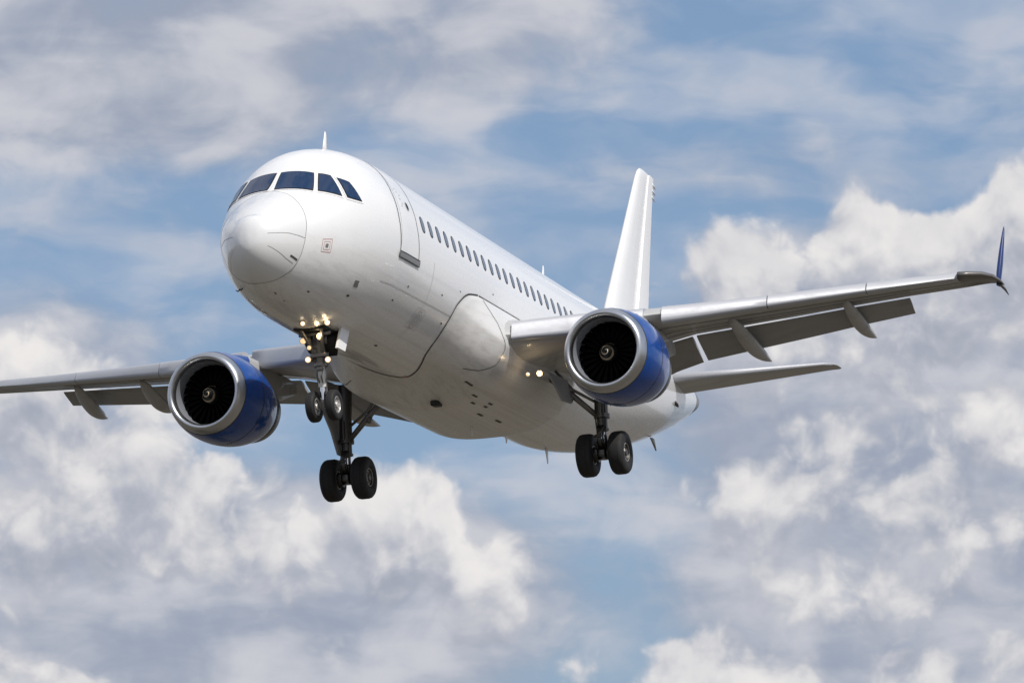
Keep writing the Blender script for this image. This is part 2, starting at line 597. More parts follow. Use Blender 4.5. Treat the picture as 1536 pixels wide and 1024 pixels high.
def patch(bm, corners, side=-1, off=0.01, mat=0, n=8, rnd=0.3, grow=0.0):
    """a rounded four-cornered patch on the skin; corners are (x, deg)"""
    cx = sum(c[0] for c in corners) / 4
    ca = sum(c[1] for c in corners) / 4
    rad = HWR * math.pi / 180
    cs = []
    for x, a in corners:
        dx_, da_ = x - cx, (a - ca) * rad
        l = math.hypot(dx_, da_)
        k = (l + grow * 1.35) / l
        cs.append((cx + dx_ * k, ca + da_ * k / rad))
    V = []
    for i in range(n + 1):
        row = []
        for j in range(n + 1):
            s, t = 2 * i / n - 1, 2 * j / n - 1
            s, t = s * math.sqrt(1 - rnd * t * t / 2), t * math.sqrt(1 - rnd * s * s / 2)
            s, t = (s + 1) / 2, (t + 1) / 2
            x = (cs[0][0] * (1 - s) + cs[1][0] * s) * (1 - t) + (cs[3][0] * (1 - s) + cs[2][0] * s) * t
            a = (cs[0][1] * (1 - s) + cs[1][1] * s) * (1 - t) + (cs[3][1] * (1 - s) + cs[2][1] * s) * t
            row.append(bm.verts.new(surf(x, a, side, off)))
        V.append(row)
    fs = []
    for i in range(n):
        for j in range(n):
            f = bm.faces.new((V[i][j], V[i + 1][j], V[i + 1][j + 1], V[i][j + 1]))
            f.material_index = mat
            fs.append(f)
    # a skirt down to the skin, so the patch has an edge
    rim = [V[i][0] for i in range(n)] + [V[n][j] for j in range(n)] + [V[n - i][n] for i in range(n)] + [V[0][n - j] for j in range(n)]
    return fs


def inside(p):
    if p.x <= X0:
        return 1.0
    hw, zt, zb, zc = section(p.x)
    dz = p.z - zc
    return (p.y / hw) ** 2 + (dz / (zt - zc if dz > 0 else zc - zb)) ** 2 - 1


def patch3d(bm, c, side, off, mat, n=10, rnd=0.12, grow=0.0):
    """a four-cornered patch whose edges are straight, pressed onto the skin along its own normal"""
    c = [Vector((q[0], side * abs(q[1]) if q[1] < 0 else -side * abs(q[1]), q[2])) for q in c]
    m = sum(c, Vector()) / 4
    nr = (c[2] - c[0]).cross(c[3] - c[1]).normalized()
    if nr.x > 0:
        nr = -nr
    c = [q + (q - m).normalized() * grow * 1.35 for q in c]
    V = []
    for i in range(n + 1):
        row = []
        for j in range(n + 1):
            s, t = 2 * i / n - 1, 2 * j / n - 1
            s, t = s * math.sqrt(1 - rnd * t * t / 2), t * math.sqrt(1 - rnd * s * s / 2)
            s, t = (s + 1) / 2, (t + 1) / 2
            q = (c[0] * (1 - s) + c[1] * s) * (1 - t) + (c[3] * (1 - s) + c[2] * s) * t
            a, b = -0.7, 0.7          # from inside to outside
            for _ in range(26):
                h = (a + b) / 2
                if inside(q + nr * h) < 0:
                    a = h
                else:
                    b = h
            row.append(bm.verts.new(q + nr * (a + off)))
        V.append(row)
    for i in range(n):
        for j in range(n):
            bm.faces.new((V[i][j], V[i + 1][j], V[i + 1][j + 1], V[i][j + 1])).material_index = mat


NSEG = 96
xs = [X0 + t for t in (0.0005, .01, .03, .06, .1, .15, .2, .27, .35, .45, .55, .7, .85, 1.0, 1.15, 1.3, 1.4, 1.5, 1.6, 1.7, 1.85, 2.0, 2.2, 2.4, 2.6, 2.8, 3.0, 3.2, 3.5, 3.8, 4.1, 4.4, 4.8, 5.2, 5.7, 6.2, 6.8, 7.6, 8.3)]
xs += [10, 12, 14, 16, 18, 20, 21.5, 23] + [23 + 0.55 * i for i in range(1, 29)] + [38.8, XEND]
bm = bmesh.new()
rings = []
for x in xs:
    rings.append([surf(x, 360 * k / NSEG if k <= NSEG / 2 else 360 - 360 * k / NSEG, -1 if k <= NSEG / 2 else 1) for k in range(NSEG)])
loft(bm, rings, True, True, True, 0)
for f in bm.faces:
    f.material_index = 0
# skin seams and small marks on the paint
strip(bm, [(5.0, 122), (7.5, 121.5), (10.0, 121)], 0.022, off=0.004, mat=2, n=14)
strip(bm, [(8.05, 96), (8.05, 150)], 0.016, off=0.004, mat=2, n=20)
for (x, a, l, w) in [(1.85, 172, .10, .06), (2.46, 148, .10, .06), (3.9, 138, .12, .07), (2.3, 171, .06, .04), (7.6, 164, .16, .07),
                     (6.1, 130, .09, .05), (8.9, 112, .10, .04), (10.1, 104, .07, .03), (12.6, 94, .10, .03), (6.6, 118, .08, .05), (9.6, 128, .10, .05)]:
    patch(bm, [(x, a - w * 13), (x + l, a - w * 13), (x + l, a + w * 13), (x, a + w * 13)], off=0.005, mat=1, n=2, rnd=0.6)
for (x, a) in [(3.86, 127), (3.9, 129.5)]:
    patch(bm, [(x, a - 1.2), (x + .2, a - 1.2), (x + .2, a + 1.2), (x, a + 1.2)], off=0.005, mat=3, n=2, rnd=0)
fus = link('fuselage', bm, ['white_paint', 'seam_dark', 'seam_faint', 'sill_metal'])

# radome: slightly proud shell over the nose with its joint line and lightning strips
RAD = [(0, 2.13), (20, 2.05), (45, 1.86), (75, 1.70), (100, 1.62), (130, 1.58), (155, 1.48), (180, 1.41)]


def rad_x(a):
    return pchip(a, [p[0] for p in RAD], [p[1] for p in RAD])


bm = bmesh.new()
rings = []
NR = 18
for i in range(NR + 1):
    t = (i / NR) ** 1.8
    ring = []
    for k in range(NSEG):
        deg = 360 * k / NSEG
        sd = -1 if deg <= 180 else 1
        deg = deg if deg <= 180 else 360 - deg
        x = X0 + 0.0006 + (rad_x(deg) - X0) * t
        ring.append(surf(x, deg, sd, 0.007 if t > 0.02 else 0.0) - Vector((0.007, 0, 0)))
    rings.append(ring)
loft(bm, rings, True, True, False, 0)
for s in (-1, 1):
    pts = [(rad_x(a), a) for a in range(0, 181, 6)]
    strip(bm, pts, 0.014, s, 0.012, 1 if s > 0 else 3, n=3)
    strip(bm, [(.80, 81.9), (1.03, 85.6), (1.32, 91.9), (rad_x(97) - .01, 97.3)], 0.012, s, 0.014, 3, n=8)
    strip(bm, [(.82, 114.1), (1.02, 119.3), (1.27, 125.8), (1.50, 128.8)], 0.012, s, 0.014, 3 if s < 0 else 2, n=8)
strip(bm, [(1.34, 119.8), (1.56, 123.2)], 0.045, -1, 0.018, 1, n=4)
link('radome', bm, ['radome_paint', 'seam_dark', 'seam_faint', 'seam_mid'], fus)

# cockpit windows: pane, black seal, pale frame
PANES = [
    ((2.80, -.06, 1.16), (2.99, -.84, 1.10), (2.47, -1.01, .56), (2.20, -.09, .58)),
    ((3.04, -.94, 1.09), (3.22, -1.18, 1.04), (3.12, -1.52, .47), (2.57, -1.11, .55)),
    ((3.32, -1.32, 1.01), (3.63, -1.54, .94), (3.80, -1.79, .46), (3.28, -1.60, .47)),
]
for s in (-1, 1):
    for i, pn in enumerate(PANES):
        bm = bmesh.new()
        patch3d(bm, pn, s, 0.010, 2, 10, 0.10, 0.070)
        patch3d(bm, pn, s, 0.016, 1, 10, 0.10, 0.022)
        patch3d(bm, pn, s, 0.022, 0, 10, 0.10, -0.010)
        link('cockpit_window', bm, ['window_glass', 'seal_black', 'frame_white'], fus)

# cabin windows along the port side
for i in range(29):
    x = 7.36 + 0.598 * i
    a = 75.6
    bm = bmesh.new()
    cs = [(x - .115, a - 4.6), (x + .115, a - 4.6), (x + .115, a + 4.6), (x - .115, a + 4.6)]
    patch(bm, cs, -1, 0.005, 1, 6, 0.85, 0.03)
    patch(bm, cs, -1, 0.009, 0, 6, 0.85, 0.0)
    link('cabin_window', bm, ['cabin_glass', 'seal_black'], fus)

# front passenger door with its outline, sill plate, handle and porthole
bm = bmesh.new()
dx0, dx1, da0, da1 = 5.62, 6.88, 33, 101
patch(bm, [(dx0 + .32, da0), (dx1 + .22, da0), (dx1, da1), (dx0, da1)], -1, 0.004, 0, 20, 0.06)
edge = [(dx0, da1), (dx0 - .04, 80), (dx0 + .02, 62), (dx0 + .3, da0), (dx0 + .5, 27), (dx1 + .1, 25), (dx1 + .24, da0), (dx1 + .02, 62), (dx1 - .04, 80), (dx1, da1)]
strip(bm, edge, 0.028, -1, 0.009, 1, n=8)
patch(bm, [(dx0 - .05, da1 - .3), (dx1 + .05, da1 - .3), (dx1 + .05, da1 + 3.0), (dx0 - .05, da1 + 3.0)], -1, 0.03, 2, 8, 0.15)
strip(bm, [(dx0 - .06, da1 - .4), (dx1 + .06, da1 - .4), (dx1 + .06, da1 + 3.2), (dx0 - .06, da1 + 3.2)], 0.03, -1, 0.033, 1, True, 6)
patch(bm, [(6.36, 66), (6.52, 66), (6.52, 71), (6.36, 71)], -1, 0.010, 3, 6, 0.9, 0.03)
patch(bm, [(6.36, 66), (6.52, 66), (6.52, 71), (6.36, 71)], -1, 0.014, 4, 6, 0.9)
for (x, a) in [(5.95, 58), (6.02, 60), (6.12, 62), (6.05, 65), (6.1, 68), (6.0, 70)]:
    patch(bm, [(x, a - .5), (x + .08, a - .5), (x + .08, a + .5), (x, a + .5)], -1, 0.008, 3, 2, 0.3)
link('cabin_door', bm, ['white_paint', 'seam_dark', 'sill_metal', 'seam_faint', 'seal_black'], fus)

# static port panel on the nose side, outlined in red
bm = bmesh.new()
x, a = 2.33, 104
cs = [(x - .16, a - 5.5), (x + .16, a - 5.5), (x + .16, a + 5.5), (x - .16, a + 5.5)]
def grow(c, g):
    return [(x + (p[0] - x) * g, a + (p[1] - a) * g) for p in c]
strip(bm, grow(cs, 1.0), 0.014, -1, 0.006, 1, True, 6)
strip(bm, grow(cs, 0.62), 0.012, -1, 0.006, 1, True, 6)
patch(bm, grow(cs, 0.30), -1, 0.008, 0, 4, 0.4)
link('static_port_panel', bm, ['sill_metal', 'red_mark'], fus)
# round access panel lower on the side
bm = bmesh.new()
x, a = 8.1, 134
for r_, w_ in ((0.24, .022), (0.15, .03), (0.07, .03)):
    strip(bm, [(x + r_ * math.cos(t), a + r_ / HWR * 57.3 * math.sin(t)) for t in [2 * math.pi * k / 14 for k in range(14)]], w_, -1, 0.006, 0, True, 2)
strip(bm, [(x - .34, a + 7), (x + .36, a + 6.4), (x + .3, a - 8), (x - .3, a - 8)], 0.014, -1, 0.005, 1, True, 5)
link('access_panel', bm, ['seam_faint', 'seam_faint'], fus)


def blade(name, x, z0, h, c0, c1, sweep, y0=0.0, mat='frame_white', parent=None, thick=0.05, down=False):
    bm = bmesh.new()
    rs = []
    for t in (0, 0.5, 0.85, 1.0):
        c = c0 + (c1 - c0) * t
        c *= 1 if t < 1 else 0.6
        xx = x + sweep * t
        z = z0 + h * t * (-1 if down else 1)
        th = thick * (1 - 0.6 * t)
        rs.append([Vector((xx + c * u, y0 + th * w, z)) for u, w in ((0, 0), (.2, .5), (.6, .45), (1, 0), (.6, -.45), (.2, -.5))])
    loft(bm, rs)
    return link(name, bm, mat, parent or fus)


blade('antenna', 5.75, 2.40, 0.62, 0.40, 0.14, 0.24)
blade('antenna', 22.6, 2.34, 0.62, 0.34, 0.12, 0.22, y0=-.32)
blade('antenna', 23.3, -2.42, 0.46, 0.30, 0.10, 0.2, down=True, mat='frame_white')
blade('antenna', 33.2, -0.52, 0.34, 0.50, 0.12, 0.55, y0=-0.35, down=True, mat='sill_metal', thick=0.09)
# pitot probes on the lower nose
for (x, a, s) in [(1.95, 146, 1), (2.3, 139, 1)]:
    bm = bmesh.new()
    p = surf(x, a, s, -0.01)
    q = surf(x, a, s, 0.06)
    tube(bm, [p, q, q + Vector((-0.13, 0, 0))], [0.02, 0.016, 0.01], 8)
    link('pitot_probe', bm, 'dark_metal', fus)
# outflow valve on the rear side, tail cone exhaust
bm = bmesh.new()
p = surf(32.6, 108, -1, -0.02)
tube(bm, [p + Vector((-.3, 0, .12)), surf(32.6, 108, -1, .05), surf(32.85, 110, -1, .07)], [0.03, 0.06, 0.03], 8)
link('drain_mast', bm, 'dark_metal', fus)
bm = bmesh.new()
hw, zt, zb, zc = section(XEND)
rr = []
for dxx, k in ((-0.9, 1.0), (-.45, 1.0), (0.0, 1.0), (0.02, 0.9), (-0.25, 0.8)):
    X = min(XEND + min(dxx, 0), XEND)
    hw, zt, zb, zc = section(X)
    o_ = 0.008 if k == 1.0 else 0.0
    rr.append([Vector((XEND + dxx if k < 1 else X, (hw + o_) * k * math.sin(2 * math.pi * q / 40), zc + ((zt - zb) / 2 + o_) * k * math.cos(2 * math.pi * q / 40))) for q in range(40)])
loft(bm, rr, True, False, True)
link('tail_cone', bm, 'sill_metal', fus)

# ------------------------------------------------------------------ belly fairing
FAIR_F = [(96, 12.6), (100.5, 11.4), (103, 10.75), (108, 10.35), (115, 10.08), (130, 9.97), (142, 10.05), (151, 10.25), (160, 10.7), (168, 11.1), (180, 11.45)]


def fair_front(a):
    return pchip(a, [p[0] for p in FAIR_F], [p[1] for p in FAIR_F])


FAIR_AFT = 18.75


def fair_pt(x, deg, side):
    base = surf(x, deg, side)
    hw, zt, zb, zc = section(x)
    a = R(deg)
    s, c = abs(math.sin(a)), math.cos(a)
    e = 2 / 2.9
    tgt = Vector((x, side * 2.66 * s ** e, -2.90 * abs(c) ** e if c < 0 else 2.0 * c))
    k = clamp((x - fair_front(deg)) / 2.6)
    k = k * k * (3 - 2 * k)
    up = clamp((deg - 100.3) / 14)
    k *= up ** 0.7
    aft = clamp((FAIR_AFT - x) / 0.22)
    k *= math.sqrt(1 - (1 - aft) ** 2)
    n = (surf(x, deg, side, 0.1) - base).normalized()
    return base.lerp(tgt, k) + n * (0.035 if deg > 100.6 else 0.0) * min(1, k * 30 + 0.25)


bm = bmesh.new()
angs = [100.3 + 0.9 * i for i in range(8)] + [108.4 + (180 - 108.4) * i / 44 for i in range(45)]
full_angs = [(a, -1) for a in angs] + [(a, 1) for a in reversed(angs[:-1])]
rows = []
NX = 60
for i in range(NX + 1):
    t = i / NX
    row = []
    for a, s in full_angs:
        x0 = fair_front(a)
        tt = t ** 1.15 if t < 0.93 else 0.93 ** 1.15 + (1 - 0.93 ** 1.15) * (1 - (1 - (t - 0.93) / 0.07) ** 2)
        row.append(fair_pt(x0 + (FAIR_AFT - x0) * tt, a, s))
    rows.append(row)
loft(bm, rows, False)
# close the aft face against the skin
# joint line along the front and top edge, and the panel joint behind it
S = []
for a, s in full_angs:
    x0 = fair_front(a)
    S.append(surf(x0 - 0.015, a, s, 0.012))


def ribbon(bm, pts, nr, width, mat):
    L, Rr = [], []
    for i, p in enumerate(pts):
        d = (pts[min(i + 1, len(pts) - 1)] - pts[max(i - 1, 0)]).normalized()
        n = nr[i]
        w = d.cross(n).normalized() * width * .5
        L.append(bm.verts.new(p - w))
        Rr.append(bm.verts.new(p + w))
    for i in range(len(pts) - 1):
        f = bm.faces.new((L[i], L[i + 1], Rr[i + 1], Rr[i]))
        f.material_index = mat


NRM = [(surf(fair_front(a), a, s, .1) - surf(fair_front(a), a, s)).normalized() for a, s in full_angs]
ribbon(bm, S, NRM, 0.05, 1)
for sd in (-1, 1):       # the gap where the fairing ends on the rear hull
    AA = [104 + 2 * k for k in range(37)]
    ribbon(bm, [surf(FAIR_AFT + .03, a, sd, .010) for a in AA], [(surf(FAIR_AFT + .03, a, sd, .1) - surf(FAIR_AFT + .03, a, sd)).normalized() for a in AA], 0.05, 1)
for s in (-1, 1):
    X_ = [11.5 + 0.12 * k for k in range(0, 60)]
    pts = [surf(x, 100.3, s, 0.014) for x in X_]
    ribbon(bm, pts, [(surf(x, 100.3, s, .1) - surf(x, 100.3, s)).normalized() for x in X_], 0.035, 1)
    # panel joint: down the side then forward along the belly
    J = [(11.75, 101.5), (12.3, 108), (12.55, 118), (12.45, 130), (12.0, 140), (11.5, 146)]
    pts, nr = [], []
    for (xa, aa), (xb, ab) in zip(J[:-1], J[1:]):
        for k in range(8):
            t = k / 8
            x, a = xa + (xb - xa) * t, aa + (ab - aa) * t
            p = fair_pt(x, a, s)
            n = (fair_pt(x + .05, a, s) - p).cross(fair_pt(x, a + .5, s) - p).normalized()
            if n.dot(p - Vector((x, 0, 0))) < 0:
                n = -n
            pts.append(p + n * 0.008)
            nr.append(n)
    ribbon(bm, pts, nr, 0.022, 1)
for (x, a, l) in [(12.1, 152, .35), (13.0, 158, .35), (13.6, 164, .3), (14.3, 158, .3), (14.4, 162, .25), (15.0, 170, .4), (16.2, 168, .45)]:
    for q in range(1):
        P = [fair_pt(x, a - .6, -1), fair_pt(x + l, a - .6, -1), fair_pt(x + l, a + .9, -1), fair_pt(x, a + .9, -1)]
        P = [p + Vector((0, -0.002, -0.007)) for p in P]
        f = bm.faces.new([bm.verts.new(p) for p in P])
        f.material_index = 1
p0 = surf(11.3, 178, -1, 0.02)
f = bm.faces.new([bm.verts.new(p0 + Vector(d)) for d in ((0, 0, 0), (.12, 0, 0), (.12, .07, 0), (0, .07, 0))])
f.material_index = 2
fairing = link('belly_fairing', bm, ['belly_paint', 'seam_dark', 'orange_mark'], plane)
blade('antenna', 16.6, -2.76, 0.42, 0.34, 0.10, 0.1, parent=fairing, down=True)
blade('antenna', 19.6, -2.42, 0.46, 0.34, 0.10, 0.12, parent=fus, down=True)
bm = bmesh.new()
box(bm, (13.3, -0.2, -2.86), (0.34, 0.24, 0.16), None, 0, 0.03)
box(bm, (13.12, -0.2, -2.86), (0.06, 0.16, 0.10), None, 0, 0.01)
link('drain_mast', bm, 'seal_black', fairing)

# ------------------------------------------------------------------ wings
def airfoil(n=14, camber=0.02):
    """unit section from trailing edge over the top to the leading edge and back below: (x, z)"""
    up, lo = [], []
    for i in range(n + 1):
        x = 0.5 * (1 + math.cos(math.pi * i / n))
        t = 5 * (0.2969 * math.sqrt(x) - 0.126 * x - 0.3516 * x * x + 0.2843 * x**3 - 0.1036 * x**4)
        c = camber * 4 * x * (1 - x)
        up.append((x, c + t))
        lo.append((x, c - t))
    return up, lo[::-1]


UP, LO = airfoil()


def wing_ring(y, xle, chord, z, tc, twist=0.0, side=-1):
    pts = []
    for (u, w) in UP + LO[1:-1]:
        cu = 0.02 * 4 * u * (1 - u)
        zz = (cu + (w - cu) * tc) * chord
        xx = u * chord
        ct, st = math.cos(twist), math.sin(twist)
        pts.append(Vector((xle + xx * ct + zz * st, side * y, z - xx * st + zz * ct)))
    return pts


def interp(ST, y):
    for a, b in zip(ST[:-1], ST[1:]):
        if a[0] <= y <= b[0]:
            t = (y - a[0]) / (b[0] - a[0])
            return [a[k] + (b[k] - a[k]) * t for k in range(len(a))]
    return list(ST[-1] if y > ST[-1][0] else ST[0])


# stations: y, leading edge x, chord of the fixed wing, z, thickness
PORT = [(1.5, 11.9, 8.6, -1.42, .165), (2.6, 12.75, 7.3, -1.30, .155), (4.0, 13.6, 6.0, -1.05, .14), (6.0, 14.85, 4.25, -.70, .12), (8.8, 16.55, 3.25, -.28, .11), (11.9, 18.4, 2.1, .20, .105), (13.4, 19.3, 1.65, .42, .10), (14.0, 19.7, 1.35, .50, .09), (14.35, 20.05, .95, .54, .08)]
STBD = [(1.5, 11.9, 8.6, -1.42, .165), (2.6, 12.75, 7.3, -1.30, .155), (4.0, 13.75, 6.0, -1.05, .14), (6.0, 15.1, 4.25, -.70, .12), (8.8, 16.6, 3.7, -.30, .11), (11.9, 18.5, 2.9, .12, .105), (14.6, 20.1, 2.15, .48, .10), (17.5, 21.8, 1.5, .90, .09), (18.6, 22.6, 1.0, 1.05, .08)]


def tw(y, ST):
    """trailing edge up: the wing flies nose-low between the engine and the aileron"""
    f = y / ST[-1][0]
    return -R(1.0) - R(2.6) * clamp((f - .15) / .2) * (1 - .6 * clamp((f - .75) / .2))


def make_wing(side, ST, flap_end, tracks, fin=True):
    s = side
    bm = bmesh.new()
    ys = [1.5, 2.6, 3.3, 4.0, 5.0, 6.0, 7.0, 8.8, 10, 11.9, ST[-3][0], ST[-2][0], ST[-1][0]]
    ys = sorted(set(ys + [st[0] for st in ST]))
    loft(bm, [wing_ring(*interp(ST, y), tw(y, ST), s) for y in ys])
    # underside panel lines
    for u in (0.32, 0.55, 0.75):
        for ya, yb in zip(ys[2:-1], ys[3:]):
            q = []
            for y in (ya, yb):
                _, xl, ch, z, tc = interp(ST, y)
                k = min(range(len(LO)), key=lambda i: abs(LO[i][0] - u))
                f_ = (u - LO[k][0])
                zz = (0.02 * 4 * u * (1 - u) + (LO[k][1] - 0.02 * 4 * LO[k][0] * (1 - LO[k][0])) * tc) * ch - 0.02
                q.append(Vector((xl + u * ch, s * y, z + zz - math.sin(tw(y, ST)) * u * ch)))
            d = Vector((0.03, 0, 0))
            f = bm.faces.new([bm.verts.new(p) for p in (q[0] - d, q[1] - d, q[1] + d, q[0] + d)])
            f.material_index = 1
    wing = link('wing', bm, ['wing_grey', 'seam_dark'], plane, autosmooth=40, label=None)
    # slats: drooped leading edge shells
    lim = ST[-3][0] + 0.1 if fin else ST[-1][0] - .1
    cuts = [(2.62, 5.75), (6.2, 8.75), (8.78, 11.2), (11.23, lim)] if s < 0 else [(2.3, 5.85), (6.25, 9.6), (9.63, 13.3), (13.33, lim)]
    for (ya, yb) in cuts:
        bm = bmesh.new()
        rs = []
        n = 6
        for i in range(n + 1):
            y = ya + (yb - ya) * i / n
            _, xl, ch, z, tc = interp(ST, y)
            f_ = y / ST[-1][0]
            ht = pchip(f_, [0, .18, .28, .42, .6, .8, 1.0], [.34, .34, .30, .19, .15, .15, .15])
            hb = pchip(f_, [0, .18, .28, .42, .6, .8, 1.0], [.14, .14, .22, .24, .17, .10, .04])
            # outer face, rounded nose at the bottom, hollow back
            prof = [(.42, ht + .05), (.20, ht + .045), (.06, ht + .02), (0.0, ht * .75), (-.05, ht * .2), (-.095, -hb * .5), (-.10, -hb * .8), (-.07, -hb), (0.0, -hb - .035), (.12, -hb - .04), (.22, -hb - .01), (.14, -hb * .4), (.2, ht * .5), (.42, ht + .02)]
            rs.append([Vector((xl + px_, s * y, z + pz_)) for px_, pz_ in prof])
        loft(bm, rs)
        link('slat', bm, 'slat_silver', wing, autosmooth=60)
    # flaps, drooped
    for (ya, yb, c0, c1, dip) in ((2.75, 5.92, 1.5, 1.22, R(26)), (6.05, flap_end, 1.22, 0.74, R(25))):
        bm = bmesh.new()
        rs = []
        for i in range(5):
            t = i / 4
            y = ya + (yb - ya) * t
            _, xl, ch, z, tc = interp(ST, y)
            c = c0 + (c1 - c0) * t
            rs.append(wing_ring(y, xl + ch * 0.985 - 0.14, c, z - 0.09 - math.sin(tw(y, ST)) * ch, .09, dip, s))
        loft(bm, rs)
        link('flap', bm, 'flap_grey', wing, autosmooth=40)
    # aileron line is part of the wing; flap track fairings
    for (y, x0, z0, x1, z1, w) in tracks:
        bm = bmesh.new()
        rs = []
        N = 18
        for i in range(N + 1):
            t = i / N
            x = x0 + (x1 - x0) * t
            sag = .16 * math.sin(math.pi * t ** 1.2)
            zc_ = z0 + (z1 - z0) * t - sag
            pr_ = max(0.02, (math.sin(math.pi * (0.04 + 0.96 * t) ** 0.95)) ** (0.62 if t < .5 else 0.62 + .5 * (t - .5)) if t < 1 else 0.01)
            hh, ww = w * .78 * pr_, w * .5 * pr_
            rs.append([Vector((x, s * y + ww * math.sin(2 * math.pi * q / 16), zc_ + hh * .5 * math.cos(2 * math.pi * q / 16))) for q in range(16)])
        loft(bm, rs)
        link('flap_track_fairing', bm, 'wing_grey', wing)
    if fin:
        bm = bmesh.new()
        _, xl, ch, z, tc = ST[-1]
        yt = ST[-1][0]
        rs = []
        for (dy, dzz, x_, c_, t_) in ((-.01, -.12, 20.70, .36, .30), (.01, .06, 20.70, .40, .36), (.03, .25, 20.73, .41, .40), (.06, .5, 20.79, .39, .42), (.09, .8, 20.88, .34, .42), (.12, 1.08, 20.97, .28, .42), (.145, 1.34, 21.07, .21, .42), (.165, 1.55, 21.16, .13, .40), (.17, 1.64, 21.22, .05, .3)):
            ring = []
            for (u, w_) in UP + LO[1:-1]:
                ring.append(Vector((x_ + u * c_, s * (yt + dy - w_ * t_ * c_ * 0.95), z + dzz)))
            rs.append(ring)
        loft(bm, rs)
        link('winglet', bm, 'winglet_blue', wing, label='blue upturned winglet at the wing tip')
        bm = bmesh.new()
        rs = [wing_ring(y, x_, c_, z_, t_, 0, s) for (y, x_, c_, z_, t_) in ((13.52, 19.15, 1.70, .47, .16), (13.8, 19.36, 1.56, .51, .155), (14.1, 19.66, 1.36, .54, .15), (14.34, 19.98, 1.05, .52, .14), (14.48, 20.3, .75, .45, .09))]
        loft(bm, rs)
        tube(bm, [(20.8, s * 14.40, .44), (21.1, s * 14.47, .34), (21.3, s * 14.52, .22)], [.05, .035, .01], 8)
        link('wing_tip_cap', bm, 'strut_grey', wing)
    return wing


wing_p = make_wing(-1, PORT, 11.9, [(7.5, 17.3, -.50, 21.6, -.92, .46), (10.4, 18.7, -.02, 22.5, -.36, .42), (4.1, 17.0, -1.45, 21.0, -1.75, .46)])
wing_s = make_wing(1, STBD, 15.1, [(11.0, 18.9, -.12, 21.3, -.62, .46), (14.05, 20.9, .38, 23.2, -.20, .46), (4.3, 17.0, -1.45, 21.0, -1.75, .46)], fin=False)
